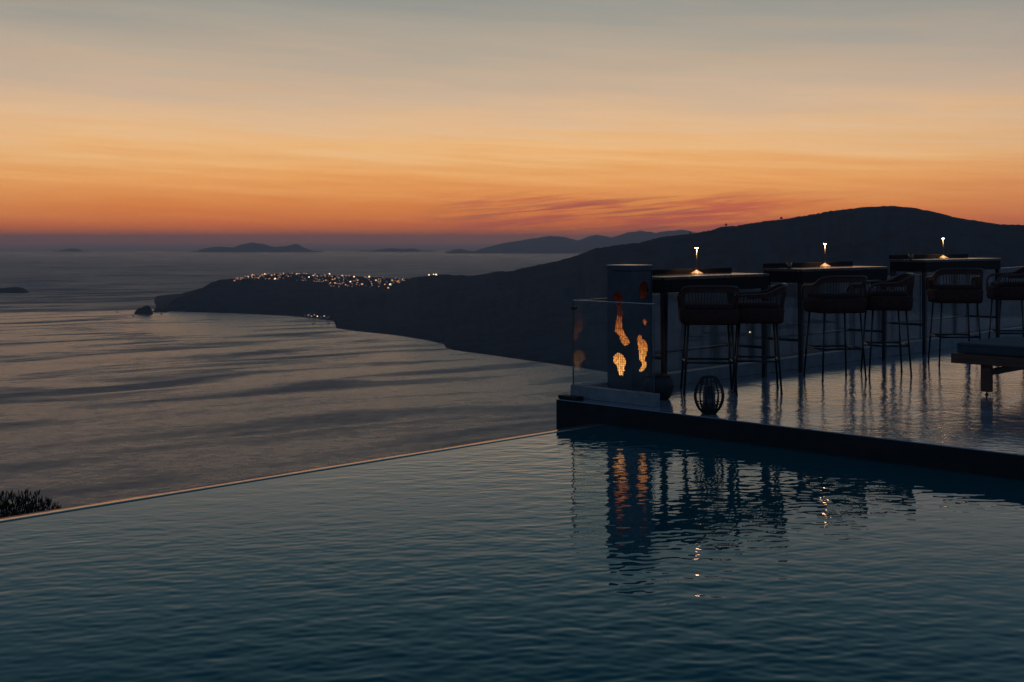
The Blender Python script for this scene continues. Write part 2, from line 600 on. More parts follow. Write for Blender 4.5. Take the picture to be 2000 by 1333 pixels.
def island(name, prof, base, depth, Yc, seed):
    """prof: skyline columns (x, y); base: half depth in metres"""
    vs, fs = [], []
    xs = np.linspace(prof[0][0], prof[-1][0], max(24, int((prof[-1][0] - prof[0][0]) / 3)))
    rows = (0, 0.25, 0.5, 0.75, 1.0, 1.3, 1.7, 2.0)
    for x in xs:
        yt = interp(prof, x) + 0.9 * noise.fractal(Vector((x * 0.09, seed, 0)), 1.0, 2.0, 4)
        ht = max(1.0, EYE - (yt - 470) * Yc / 2400.0 - SEA)
        if x in (xs[0], xs[-1]):
            ht = 0.4
        for s in rows:
            k = s if s <= 1 else 2 - s
            d = Yc + (s - 1) * depth
            nn = noise.fractal(Vector((x * 0.05, s * 1.5, seed + 4)), 1.0, 2.0, 4)
            hh = ht * (k ** 0.7) * (1 + (0.18 * nn if k < 1 else 0))
            vs.append((px(x, 0) * d, d, SEA - 0.4 + hh))
    n_ = len(rows)
    for i in range(len(xs) - 1):
        for j in range(n_ - 1):
            a = i * n_ + j
            fs.append((a, a + n_, a + n_ + 1, a + 1))
    return tag(pymesh(name, vs, fs, M['rock']), base, None, None, 'structure')


island('hills', [(375, 499), (390, 488), (412, 483), (428, 482), (455, 484), (470, 478), (492, 474), (515, 477), (536, 483), (560, 481), (578, 476),
                 (592, 483), (610, 490), (632, 499)], 'faint hazy island on the left horizon', 2200, 33500, 1)
island('hills', [(700, 499), (728, 490), (760, 485), (790, 487), (805, 485), (825, 490), (850, 498)], 'faint low island at mid horizon', 1800, 34500, 2)
island('hills', [(100, 498), (120, 489), (140, 485), (155, 487), (175, 497)], 'very faint round island at far left horizon', 1500, 34800, 3)
island('hills', [(868, 498), (885, 488), (900, 486), (920, 492), (930, 490), (950, 483), (985, 475), (1030, 468), (1075, 461), (1100, 463), (1130, 470), (1150, 462),
                 (1165, 459), (1195, 464), (1225, 455), (1250, 451), (1280, 455), (1300, 452), (1335, 449), (1360, 455), (1420, 470), (1500, 495)],
       'hazy mountain island behind the headland', 3000, 31500, 4)
island('hills', [(-260, 572), (-200, 564), (-80, 561), (10, 562), (36, 561), (48, 563), (56, 571)], 'low dark islet at the left edge', 160, 7200, 5)
island('rocks', [(262, 610), (268, 604), (275, 601), (280, 599), (287, 596), (293, 599), (297, 607), (299, 610)], 'dark rock off the headland tip', 60, 5080, 6)
island('rocks', [(296, 609), (304, 606), (312, 605), (322, 604), (330, 609)], 'low rocks at the headland tip', 50, 5200, 7)

# sea: one disc to the horizon
ring = [(36000 * math.cos(2 * math.pi * i / 256), 36000 * math.sin(2 * math.pi * i / 256), SEA) for i in range(256)]
vs = [(0, 0, SEA)] + ring
tag(pymesh('sea', vs, [(0, 1 + i, 1 + (i + 1) % 256) for i in range(256)], M['sea'], smooth=False), 'grey wind-streaked sea', None, None, 'structure')

# slope falling from the terrace to the sea
vs, fs = [], []
A_ = np.linspace(-700, 700, 57)
B_ = [(0.30, -2.6), (-2, -3.6), (-8, -7.5), (-30, -26), (-90, -80), (-200, -168), (-330, -250), (-470, -301)]
for a in A_:
    for k, (b_, z_) in enumerate(B_):
        q = uv(a, b_, z_)
        q.z += (noise.fractal(Vector((a * 0.02, b_ * 0.02, 1)), 1, 2, 4) * 6 if 2 <= k < 7 else 0) - (abs(a) * 0.02 if k < 6 else 0)
        vs.append(q)
for i in range(len(A_) - 1):
    for j in range(len(B_) - 1):
        a = i * len(B_) + j
        fs.append((a, a + 1, a + len(B_) + 1, a + len(B_)))
tag(pymesh('hillside', vs, fs, M['hill']), 'steep slope falling away below the terrace', None, None, 'structure')

# ------------------------------------------------------------------ pool and deck
EDGE_B = 0.56                         # inner line of the overflow edge


def deck_edge(b_):                    # front edge of the deck, a as a function of b
    return -0.175 + 0.020 * b_


a_lo, b_hi = -8.3, 7.7
na, nb = 690, 590
ga = np.linspace(a_lo, 0.0, na)
gb = np.linspace(EDGE_B, b_hi, nb)
BB, AA = np.meshgrid(gb, ga)
AA = np.minimum(AA, -0.175 + 0.020 * BB - 0.004) if False else a_lo + (AA - a_lo) * ((-0.175 + 0.020 * BB) - a_lo) / (0 - a_lo)
hgt = np.zeros_like(AA)
XX = C0.x + K * (AA + BB)
YY = C0.y + K * (AA - BB)
for k in range(140):
    lam = 0.052 * (0.42 / 0.052) ** (rng.random() ** 1.9)
    th = R(100) + rng.normal(0, 0.52)                    # light breeze towards the overflow edge
    kx, ky = 2 * math.pi / lam * math.cos(th), 2 * math.pi / lam * math.sin(th)
    slope = 0.0030 if lam < 0.2 else 0.0021
    hgt += slope * lam / (2 * math.pi) * np.sin(kx * XX + ky * YY + rng.random() * 6.28)
# gusts: calmer and livelier patches
gust = 0.75 + 0.35 * np.sin(0.9 * XX + 0.7 * YY + 1.0) * np.sin(0.5 * XX - 0.8 * YY + 2.0)
hgt *= gust
edge = np.clip((BB - EDGE_B) / 0.25, 0, 1)
ZZ = WATER + hgt * (0.25 + 0.75 * edge)
co = np.stack([XX, YY, ZZ], -1).reshape(-1, 3).astype(np.float32)
idx = np.arange(na * nb).reshape(na, nb)
quads = np.stack([idx[:-1, :-1], idx[:-1, 1:], idx[1:, 1:], idx[1:, :-1]], -1).reshape(-1, 4)[:, ::-1]
me = bpy.data.meshes.new('pool_water')
me.vertices.add(len(co))
me.vertices.foreach_set('co', co.ravel())
me.loops.add(quads.size)
me.loops.foreach_set('vertex_index', quads.ravel().astype(np.int32))
me.polygons.add(len(quads))
me.polygons.foreach_set('loop_start', (np.arange(len(quads)) * 4).astype(np.int32))
me.polygons.foreach_set('loop_total', np.full(len(quads), 4, np.int32))
me.polygons.foreach_set('use_smooth', np.ones(len(quads), bool))
me.update(calc_edges=True)
me.materials.append(M['pool'])
tag(link('pool_water', me), 'rippled dark teal water of the infinity pool', None, None, 'structure')
if me.polygons[0].normal.z < 0:
    me.flip_normals()

# overflow edge: wet coping tipping outwards, with the pool wall below
bm = bmesh.new()
prof = [(EDGE_B + 0.02, WATER - 0.30), (EDGE_B + 0.02, WATER - 0.012), (EDGE_B - 0.005, WATER + 0.002), (EDGE_B - 0.07, WATER - 0.0012), (EDGE_B - 0.150, WATER - 0.0054), (EDGE_B - 0.154, WATER - 0.0066), (EDGE_B - 0.158, WATER - 0.035),
        (EDGE_B - 0.158, -3.4)]
rings = []
NA = 60
for i in range(NA + 1):
    a = a_lo + (-0.165 - a_lo) * i / NA
    rings.append([bm.verts.new(uv(a, b_, z_ + (0.0012 * noise.noise(Vector((a * 1.7, b_ * 9, 0))) if 0 < k < 5 else 0))) for k, (b_, z_) in enumerate(prof)])
for A, B in zip(rings, rings[1:]):
    for j in range(len(prof) - 1):
        bm.faces.new((A[j], A[j + 1], B[j + 1], B[j]))
tag(build('pool_edge', bm, M['rim'], smooth=True), 'wet overflow edge of the infinity pool', None, None, 'structure')

# basin floor and near wall of the pool
bm = bmesh.new()
pts = [uv(a_lo, EDGE_B + 0.02, -1.5), uv(-0.2, EDGE_B + 0.02, -1.5), uv(0.0, b_hi, -1.5), uv(a_lo, b_hi, -1.5)]
bm.faces.new([bm.verts.new(q) for q in pts])
tag(build('pool_floor', bm, M['basin']), 'dark plaster floor of the pool', None, None, 'structure')

# deck slab: glossy floor, black front
bm = bmesh.new()
DL = 0.0
DB = [DL + (9.2 - DL) * i / 40 for i in range(41)]
topf = [bm.verts.new(uv(deck_edge(b_), b_, 0.0)) for b_ in DB]
topb = [bm.verts.new(uv(14.0, b_, 0.0)) for b_ in DB]
lip = [bm.verts.new(uv(deck_edge(b_) - 0.006, b_, -0.006)) for b_ in DB]
bot = [bm.verts.new(uv(deck_edge(b_) - 0.006, b_, -3.4)) for b_ in DB]
for i in range(40):
    f = bm.faces.new((topf[i], topf[i + 1], topb[i + 1], topb[i]))
    f = bm.faces.new((lip[i], lip[i + 1], topf[i + 1], topf[i]))
    f = bm.faces.new((bot[i], bot[i + 1], lip[i + 1], lip[i]))
    f.material_index = 1
sb = bm.verts.new(uv(14.0, DL, -3.4))
f = bm.faces.new((bot[0], lip[0], topf[0], topb[0], sb))
f.material_index = 1
tag(build('deck', bm, [M['deck'], M['black_stone']]), 'glossy grey cement terrace deck with a black front', None, None, 'structure')

# ------------------------------------------------------------------ balustrade
bal = thing('glass_balustrade', uv(0, 0), R(45), 'frameless glass balustrade on a low grey plinth round the deck corner', 'balustrade')
# local x = U, local y = -V
bm = bmesh.new()
vs_, _ = box(bm, 0.0, 13.0, -0.12, 0.0, 0.0, 0.110)
for v_ in vs_[4:]:
    v_.co.z = 0.110 + 0.0045 * v_.co.x
build('plinth', bm, M['plinth'], bal, bevel=0.004)
bm = boxbm(-0.002, 0.085, -0.93, -0.122, 0.0, 0.106)
build('plinth', bm, M['plinth'], bal, bevel=0.004)


def pane(x0, x1, y0, y1, z0, za, zb, along_x=True):
    bm = bmesh.new()
    vs_, fs_ = box(bm, x0, x1, y0, y1, z0, za)
    for v_ in vs_[4:]:
        f_ = (v_.co.x - x0) / (x1 - x0) if along_x else 0
        v_.co.z = za + (zb - za) * f_
    for i, f_ in enumerate(fs_):
        nrm = (2, 4) if along_x else (3, 5)
        f_.material_index = 0 if i in nrm else (1 if i == 1 else 2)
    cap_ = bmesh.new()
    vs2, _ = box(cap_, x0 - .002, x1 + .002, y0 - .002, y1 + .002, za - 0.001, za + 0.008)
    for v_ in vs2:
        if along_x:
            v_.co.z += (zb - za) * (v_.co.x - x0) / (x1 - x0)
    g_ = build('glass_panel', bm, [M['glass'], M['glass_edge_lit'], M['glass_edge_shaded']], bal)
    build('top_trim', cap_, M['cap_metal'], g_, bevel=0.003)
    return g_


xs = 0.020
top_at = lambda x: 0.842 + 0.0165 * x
while xs < 12.9:
    xe = min(xs + 1.62, 12.98)
    pane(xs, xe - 0.012, -0.020, -0.008, 0.105 + 0.0045 * xs, top_at(xs), top_at(xe))
    xs = xe
pane(0.006, 0.018, -0.925, -0.026, 0.100, 0.850, 0.850, False)
# small clamp at the glass corner
bm = boxbm(0.002, 0.034, -0.050, -0.004, 0.770, 0.800)
build('corner_clamp', bm, M['steel'], bal, bevel=0.002)

bm = boxbm(-0.166, -0.07, -0.22, -0.004, 0.001, 0.034)
kb = thing('corner_kerb', uv(0, 0), R(45), 'low black stone kerb on the deck corner in front of the glass', 'kerb')
build('kerb_stone', bm, M['black_stone'], kb, bevel=0.006)

# ------------------------------------------------------------------ fire lantern pillar
PS = 0.28
pil = thing('fire_lantern', uv(0.36, 0.40), R(45), 'tall square metal fire lantern with ragged glowing openings inside the glass corner', 'lantern')
PH = 1.158


def crop(x, y):
    return 1100 + x * 0.2402, 500 + y * 0.2402


def left_face(pts):
    out = []
    for x, y in pts:
        X_, Y_ = crop(x, y)
        out.append(((X_ - 1184.5) / 49.5 * PS, EYE - (Y_ - 470) * 10.85 / 2400))
    return out


def right_face(pts):
    out = []
    for x, y in pts:
        X_, Y_ = crop(x, y)
        out.append(((X_ - 1234) / 37.5 * PS, EYE - (Y_ - 470) * 10.9 / 2400))
    return out


def ragged(poly, amt=0.0075, per=3):
    out = []
    n_ = len(poly)
    for i in range(n_):
        a, c = poly[i], poly[(i + 1) % n_]
        for k in range(per):
            f_ = k / per
            out.append((a[0] + (c[0] - a[0]) * f_ + random.uniform(-amt, amt), a[1] + (c[1] - a[1]) * f_ + random.uniform(-amt, amt)))
    return out


HA = left_face([(400, 330), (430, 285), (465, 300), (485, 360), (470, 410), (485, 450), (475, 560), (490, 620), (540, 695), (530, 725), (490, 732), (460, 700),
                (455, 660), (415, 620), (420, 580), (430, 510), (432, 420), (410, 370)])
HB = left_face([(400, 830), (420, 800), (450, 795), (480, 797), (505, 830), (510, 870), (500, 900), (497, 930), (480, 978), (455, 975), (440, 940), (420, 895), (405, 865)])
HC = right_face([(622, 230), (655, 200), (685, 240), (690, 290), (660, 340), (625, 350), (610, 290)])
HD = right_face([(640, 530), (665, 515), (685, 540), (665, 580)])
HE = right_face([(597, 660), (620, 640), (640, 655), (640, 680), (665, 690), (690, 740), (680, 790), (665, 850), (680, 890), (660, 935), (630, 945), (612, 925), (640, 890),
                 (632, 855), (615, 840), (612, 770), (605, 720)])


def plate(holes, frame):
    """plate with ragged openings; frame maps (s, z, depth) to local coordinates"""
    bm = bmesh.new()
    W2, Hh = PS, PH - 0.05
    loops = [[(0, 0), (W2, 0), (W2, Hh), (0, Hh)]] + [ragged(h) for h in holes]
    edges = []
    for lp in loops:
        vs_ = [bm.verts.new((q[0], q[1], 0)) for q in lp]
        edges += [bm.edges.new((vs_[i], vs_[(i + 1) % len(vs_)])) for i in range(len(vs_))]
    bmesh.ops.triangle_fill(bm, use_beauty=True, use_dissolve=False, edges=edges)
    r_ = bmesh.ops.extrude_face_region(bm, geom=list(bm.faces))
    for v_ in [g_ for g_ in r_['geom'] if isinstance(g_, bmesh.types.BMVert)]:
        v_.co.z -= 0.006
    bmesh.ops.recalc_face_normals(bm, faces=list(bm.faces))
    for v_ in bm.verts:
        v_.co = frame(v_.co.x, v_.co.y, v_.co.z)
    bmesh.ops.recalc_face_normals(bm, faces=list(bm.faces))
    return bm


# local: x = U, y = -V; the visible corner is the origin, the body spans x 0..PS, y 0..PS
F_front = lambda s, z, d: Vector((0 - d, PS - s, z))            # faces -U, runs left to right
F_right = lambda s, z, d: Vector((s + 0.0065, 0 - d, z))
F_left = lambda s, z, d: Vector((s + 0.0065, PS + d, z))
F_back = lambda s, z, d: Vector((PS + d, PS - 0.0065 - s, z))
build('side_plate', plate([HA, HB], F_front), M['lantern_metal'], pil)
shrink = lambda hs, k: [[(q[0] * k, q[1]) for q in h] for h in hs]
build('side_plate', plate(shrink([HC, HD, HE], 0.96), F_right), M['lantern_metal'], pil)
build('side_plate', plate([], F_left), M['lantern_metal'], pil)
build('side_plate', plate(shrink([HC, HD, HE], 0.92), F_back), M['lantern_metal'], pil)
bm = boxbm(0.028, PS - 0.028, 0.028, PS - 0.028, 0.02, PH - 0.08)
bmesh.ops.subdivide_edges(bm, edges=list(bm.edges), cuts=3)
build('fire_core', bm, M['fire'], pil)
bm = bmesh.new()
for k in range(13):
    s = 0.014 + k * 0.021
    for x_, y_ in ((0.014, s), (PS - 0.014, s), (s, 0.014), (s, PS - 0.014)):
        tube(bm, [(x_, y_, 0.01), (x_, y_, PH - 0.06)], 0.0020, 4)
for k in range(50):
    z_ = 0.03 + k * 0.021
    tube(bm, [(0.015, 0.015, z_), (PS - 0.015, 0.015, z_), (PS - 0.015, PS - 0.015, z_), (0.015, PS - 0.015, z_)], 0.0020, 4, closed=True)
build('wire_mesh', bm, M['steel'], pil, kind='stuff')
bm = bmesh.new()
box(bm, -0.004, PS + 0.004, -0.004, PS + 0.004, PH - 0.047, PH - 0.006)
build('cap_band', bm, M['lantern_metal'], pil, bevel=0.003)
bm = boxbm(-0.007, PS + 0.007, -0.007, PS + 0.007, PH - 0.005, PH + 0.004)
build('cap', bm, M['cap_metal'], pil, bevel=0.002)

# ------------------------------------------------------------------ dark pot by the glass end
pot = thing('plant_pot', (1.275, 10.70, 0), 0, 'dark rounded pot on the deck behind the end of the glass', 'pot')
bm = bmesh.new()
lathe(bm, [(0, 0.0), (0.085, 0.0), (0.10, 0.012), (0.128, 0.07), (0.135, 0.12), (0.125, 0.165), (0.105, 0.19), (0.11, 0.205), (0.115, 0.21), (0.10, 0.21), (0.095, 0.195), (0.09, 0.18), (0, 0.18)], 28)
build('pot_body', bm, M['pot'], pot, smooth=True)
bm = bmesh.new()
lathe(bm, [(0.0885, 0.183), (0.05, 0.189), (0, 0.192)], 20)
build('soil', bm, M['soil'], pot, smooth=True)

# ------------------------------------------------------------------ wicker floor lantern
wl = thing('wicker_lantern', (1.572, 9.80, 0), 0.3, 'small egg-shaped dark wicker lantern near the deck edge', 'lantern')


def egg(z):
    zn = (z - 0.012) / 0.285
    return 0.058 + 0.062 * math.sin(math.pi * min(1, max(0, zn)) ** 0.92) ** 0.8 - 0.010 * zn


for i in range(14):
    an = 2 * math.pi * i / 14
    bm = bmesh.new()
    tube(bm, [(egg(z) * math.cos(an), egg(z) * math.sin(an), z) for z in np.linspace(0.012, 0.292, 13)], 0.0064, 6)
    build('rib', bm, M['wicker'], wl, smooth=True)
for z, r_ in ((0.012, 0.006), (0.085, 0.0045), (0.175, 0.004), (0.245, 0.004), (0.292, 0.006)):
    bm = bmesh.new()
    rr = egg(z) + 0.003
    tube(bm, [(rr * math.cos(2 * math.pi * i / 28), rr * math.sin(2 * math.pi * i / 28), z) for i in range(28)], r_, 6, closed=True)
    build('hoop', bm, M['wicker'], wl, smooth=True)
bm = bmesh.new()
lathe(bm, [(0, 0.002), (0.058, 0.002), (0.062, 0.010), (0.060, 0.024), (0, 0.024)], 24)
build('base', bm, M['wicker'], wl)
bm = bmesh.new()
lathe(bm, [(0, 0.0245), (0.050, 0.0245), (0.052, 0.03), (0.050, 0.215), (0.046, 0.215), (0.046, 0.06), (0, 0.06)], 20)
build('candle_glass', bm, M['smoked'], wl, smooth=True)

# ------------------------------------------------------------------ bar tables
TH = 0.145


def bar_table(fl, length, ztop, label, n_footrail=0.30):
    t_ = thing('bar_table', (fl[0], fl[1], 0), R(45), label, 'table', 'bar tables along the glass balustrade')
    Lr, D = length, 0.41             # leg to leg; local x = U, local y = -V (away from the viewer)
    ov = 0.035
    bm = boxbm(-ov, Lr + ov, -ov, D + ov, ztop - 0.030, ztop)
    build('tabletop', bm, M['tabletop'], t_, bevel=0.003)
    for x0, x1, y0, y1 in ((-ov + .008, Lr + ov - .008, -ov + .008, -ov + .030), (-ov + .008, Lr + ov - .008, D + ov - .030, D + ov - .008),
                           (-ov + .008, -ov + .030, -ov + .032, D + ov - .032), (Lr + ov - .030, Lr + ov - .008, -ov + .032, D + ov - .032)):
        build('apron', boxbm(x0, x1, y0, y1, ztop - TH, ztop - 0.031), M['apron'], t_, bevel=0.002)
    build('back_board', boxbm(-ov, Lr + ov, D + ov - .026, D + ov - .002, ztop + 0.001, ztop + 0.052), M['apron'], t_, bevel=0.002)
    for x_ in (0, Lr):
        for y_ in (0, D):
            bm = bmesh.new()
            vs_, _ = box(bm, x_ - .027, x_ + .027, y_ - .027, y_ + .027, 0.006, ztop - 0.032)
            for v_ in vs_[:4]:
                v_.co.x = x_ + (v_.co.x - x_) * 0.72
                v_.co.y = y_ + (v_.co.y - y_) * 0.72
            leg = build('leg', bm, M['steel'], t_, bevel=0.003)
            build('foot', boxbm(x_ - .022, x_ + .022, y_ - .022, y_ + .022, 0.0, 0.006), M['steel'], leg)
    z_ = n_footrail
    for x0, y0, x1, y1 in ((0.024, D, Lr - 0.024, D), (0, 0.024, 0, D - 0.024), (Lr, 0.024, Lr, D - 0.024)):
        bm = bmesh.new()
        tube(bm, [(x0, y0, z_), (x1, y1, z_)], 0.014, 8)
        build('foot_rail', bm, M['steel'], t_, smooth=True)
    return t_


T1 = bar_table((1.392, 11.25), 1.636, 1.045, 'nearest bar table on the deck, its end behind the fire lantern', 0.30)
T2 = bar_table((3.03, 12.89), 1.775, 1.080, 'middle bar table of the row on the deck', 0.33)
T3 = bar_table((4.985, 14.85), 2.07, 1.145, 'farthest bar table at the right end of the row', 0.36)

# ------------------------------------------------------------------ table lamps
lampproto = thing('table_lamp', (0, 0, 0), 0, 'lit slim table lamp on the nearest bar table', 'lamp', 'lit lamps on the bar tables')
bm = bmesh.new()
lathe(bm, [(0, 0.0), (0.068, 0.0), (0.070, 0.003), (0.066, 0.007), (0.012, 0.036), (0.0045, 0.042), (0, 0.042)], 28)
build('base', bm, M['lamp_metal'], lampproto, smooth=True)
bm = bmesh.new()
tube(bm, [(0, 0, 0.04), (0, 0, 0.262)], [0.0028, 0.0034], 10)
build('stem', bm, M['lamp_stem'], lampproto, smooth=True)
bm = bmesh.new()
lathe(bm, [(0, 0.271), (0.018, 0.270), (0.022, 0.266), (0.022, 0.262), (0.017, 0.262), (0, 0.2622)], 24)
hd = build('lamp_shade', bm, M['lamp_metal'], lampproto, smooth=True)
bm = bmesh.new()
lathe(bm, [(0.0040, 0.2615), (0.0165, 0.2612), (0.015, 0.258), (0.008, 0.2545), (0.0040, 0.2535)], 20)
build('bulb', bm, M['bulb'], hd, smooth=True)
lampproto.children
ld = bpy.data.lights.new('lamp_glow', 'SPOT')      # shaded lamp: throws its light down on the base and table
ld.energy = 5.5
ld.spot_size = R(136)
ld.spot_blend = 0.35
ld.color = (1.0, 0.62, 0.32)
ld.shadow_soft_size = 0.012


def add_lamp_light(lt):
    lo = bpy.data.objects.new('lamp_glow', ld)
    COL.objects.link(lo)
    lo.parent = lt
    lo.location = (0.014, -0.010, 0.250)


L2 = copy_tree(lampproto)
L3 = copy_tree(lampproto)
lampproto.location = (1.84, 12.25, 1.0455)
L2.location = (3.56, 13.98, 1.0805)
L3.location = (5.634, 16.06, 1.1455)
L2['label'] = 'lit slim table lamp on the middle bar table'
L3['label'] = 'lit slim table lamp on the farthest bar table'
for l_ in (lampproto, L2, L3):
    add_lamp_light(l_)


def tumbler(loc, label):
    t_ = thing('glass_tumbler', loc, 0, label, 'glass', 'small glasses on the bar tables')
    bm = bmesh.new()
    lathe(bm, [(0, 0), (0.022, 0), (0.025, 0.004), (0.029, 0.07), (0.027, 0.07), (0.023, 0.012), (0, 0.012)], 20)
    build('glass_body', bm, M['amber'], t_, smooth=True)


def on_table(t_, x_, y_, z_):
    return t_.matrix_basis @ Vector((x_, y_, z_))


bpy.context.view_layer.update()
tumbler(on_table(T2, 0.30, 0.33, 1.0805), 'small amber glass near the left end of the middle bar table')
tumbler(on_table(T3, 0.30, 0.33, 1.1455), 'small amber glass near the left end of the farthest bar table')

# ------------------------------------------------------------------ bar stools


def rr_path(hw, hd, r_, n_=7):
    """rounded rectangle, counter-clockwise"""
    out = []
    for cx, cy, a0 in ((hw - r_, hd - r_, 0), (-hw + r_, hd - r_, 90), (-hw + r_, -hd + r_, 180), (hw - r_, -hd + r_, 270)):
        for k in range(n_):
            an = R(a0 + 90 * k / (n_ - 1))
            out.append((cx + r_ * math.cos(an), cy + r_ * math.sin(an)))
    return out


def make_stool():
    t_ = thing('bar_stool', (0, 0, 0), 0, '', 'stool', 'woven bar stools at the bar tables')
    # seat skirt: a rounded shell, slightly narrower below
    bm = bmesh.new()
    rings = []
    for z_, k in ((0.625, 0.90), (0.64, 0.955), (0.70, 0.99), (0.755, 1.0), (0.762, 0.97)):
        rings.append([bm.verts.new((x_ * k, y_ * k, z_)) for x_, y_ in rr_path(0.258, 0.235, 0.09)])
    n_ = len(rings[0])
    for A, B in zip(rings, rings[1:]):
        for j in range(n_):
            bm.faces.new((A[j], A[(j + 1) % n_], B[(j + 1) % n_], B[j]))
    bm.faces.new(rings[0][::-1])
    bm.faces.new(rings[-1])
    build('seat', bm, M['rope'], t_, smooth=False)
    # rope windings round the skirt
    bm = bmesh.new()
    path = rr_path(0.2595, 0.2365, 0.09, 9)
    per = []
    for i in range(len(path)):
        a, c = Vector(path[i]), Vector(path[(i + 1) % len(path)])
        m_ = max(1, int((c - a).length / 0.016))
        per += [a + (c - a) * (k / m_) for k in range(m_)]
    for q in per:
        tube(bm, [(q.x * 0.915, q.y * 0.915, 0.628), (q.x * 0.962, q.y * 0.962, 0.645), (q.x, q.y, 0.75)], 0.0052, 5)
    build('seat_weave', bm, M['rope'], t_, smooth=True, kind='stuff')
    # cushion
    bm = bmesh.new()
    rings = []
    for z_, k in ((0.763, 0.97), (0.775, 1.0), (0.795, 0.99), (0.808, 0.90)):
        rings.append([bm.verts.new((x_ * k, y_ * k, z_)) for x_, y_ in rr_path(0.218, 0.195, 0.07)])
    for A, B in zip(rings, rings[1:]):
        for j in range(n_):
            bm.faces.new((A[j], A[(j + 1) % n_], B[(j + 1) % n_], B[j]))
    bm.faces.new(rings[0][::-1])
    bm.faces.new(rings[-1])
    build('cushion', bm, M['cushion'], t_, smooth=True)
    # one continuous rail: front post, arm, raised back, arm, front post (front is +y)
    half = [(0.248, 0.205, 0.745), (0.252, 0.212, 0.80), (0.255, 0.200, 0.845), (0.257, 0.165, 0.872), (0.258, 0.10, 0.882), (0.259, 0.02, 0.884),
            (0.260, -0.06, 0.888), (0.258, -0.115, 0.905), (0.250, -0.165, 0.934), (0.232, -0.212, 0.956), (0.198, -0.243, 0.966), (0.14, -0.258, 0.969), (0.0, -0.264, 0.970)]
    rail = [Vector(q) for q in half] + [Vector((-q[0], q[1], q[2])) for q in half[-2::-1]]
    bm = bmesh.new()
    tube(bm, rail, 0.0125, 8)
    build('back_rail', bm, M['rail'], t_, smooth=True)
    # woven band below the rail round the back
    bm = bmesh.new()
    seg = [q for q in rail if q.y < 0.12]
    in_, out_ = [], []
    for q in seg:
        d = Vector((q.x, q.y, 0)).normalized() * 0.005
        zb = 0.036 if q.y > -0.1 else 0.054
        ring_ = [bm.verts.new(q + d), bm.verts.new(q - d), bm.verts.new(q - d - Vector((0, 0, zb))), bm.verts.new(q + d - Vector((0, 0, zb)))]
        in_.append(ring_)
    for A, B in zip(in_, in_[1:]):
        for j in range(4):
            bm.faces.new((A[j], A[(j + 1) % 4], B[(j + 1) % 4], B[j]))
    bm.faces.new(in_[0])
    bm.faces.new(in_[-1][::-1])
    build('back_band', bm, M['rope'], t_)
    # ropes strung from the rail to the seat
    dense = []
    for a, c in zip(rail, rail[1:]):
        m_ = max(1, int((c - a).length / 0.0250))
        dense += [a + (c - a) * (k / m_) for k in range(m_)]
    bm = bmesh.new()
    for q in dense:
        if q.y > 0.165:
            continue
        # foot of the rope on the seat rim
        k = min(0.2515 / max(1e-6, abs(q.x)), 0.2285 / max(1e-6, abs(q.y)), 1.0)
        tube(bm, [(q.x, q.y, q.z), (q.x * 0.995, q.y * 0.995, q.z - 0.06), (q.x * k * 0.985, q.y * k * 0.985, 0.745)], 0.0034 if q.y < -0.2 else 0.0042, 5, cap=False)
    build('rope_weave', bm, M['rope'], t_, smooth=True, kind='stuff')
    # legs
    for sx in (-1, 1):
        for sy in (-1, 1):
            bm = bmesh.new()
            tube(bm, [(sx * 0.192, sy * 0.165, 0.635), (sx * 0.232, sy * 0.208, 0.008)], [0.0105, 0.0095], 8)
            leg = build('leg', bm, M['steel'], t_, smooth=True)
            bm = bmesh.new()
            lathe(bm, [(0, 0), (0.012, 0), (0.0125, 0.004), (0.011, 0.010), (0, 0.010)], 12)
            build('foot_cap', bm, M['steel'], leg, loc=(sx * 0.232, sy * 0.208, 0))
    fx, fy = 0.2145, 0.189
    for (x0, y0), (x1, y1) in (((-fx, -fy), (fx, -fy)), ((fx, -fy), (fx, fy)), ((fx, fy), (-fx, fy)), ((-fx, fy), (-fx, -fy))):
        d = Vector((x1 - x0, y1 - y0, 0)).normalized() * 0.008
        bm = bmesh.new()
        tube(bm, [Vector((x0, y0, 0.285)) + d, Vector((x1, y1, 0.285)) - d], 0.0088, 8)
        build('footrest', bm, M['steel'], t_, smooth=True)
    return t_


proto = make_stool()
# x, depth, facing (0 = away from the viewer, 90 = to the left), height factor, label
stools = [
    (1.785, 11.17, -4, 1.0, 'woven bar stool nearest the fire lantern, its back to the viewer'),
    (2.255, 11.33, 82, 1.005, 'woven bar stool turned sideways right of the one nearest the fire lantern'),
    (3.245, 12.36, 12, 1.055, 'woven bar stool with its back to the viewer at the middle bar table'),
    (3.875, 12.74, 84, 1.065, 'woven bar stool turned sideways at the middle bar table'),
    (4.945, 13.72, -3, 1.10, 'woven bar stool with its back to the viewer at the farthest bar table'),
    (5.790, 14.25, 82, 1.115, 'woven bar stool turned sideways at the right edge behind the daybed'),
]
for i, (x_, y_, f_, k, lab) in enumerate(stools):
    o_ = proto if i == 0 else copy_tree(proto)
    o_.location = (x_, y_, 0)
    o_.rotation_euler = (0, 0, R(f_))
    o_.scale = (1, 1, k)
    o_['label'] = lab

# ------------------------------------------------------------------ daybed at the right
db = thing('daybed', (4.23, 10.97, 0), R(-45), 'wooden daybed with a dark flat mattress at the right edge of the deck', 'daybed')
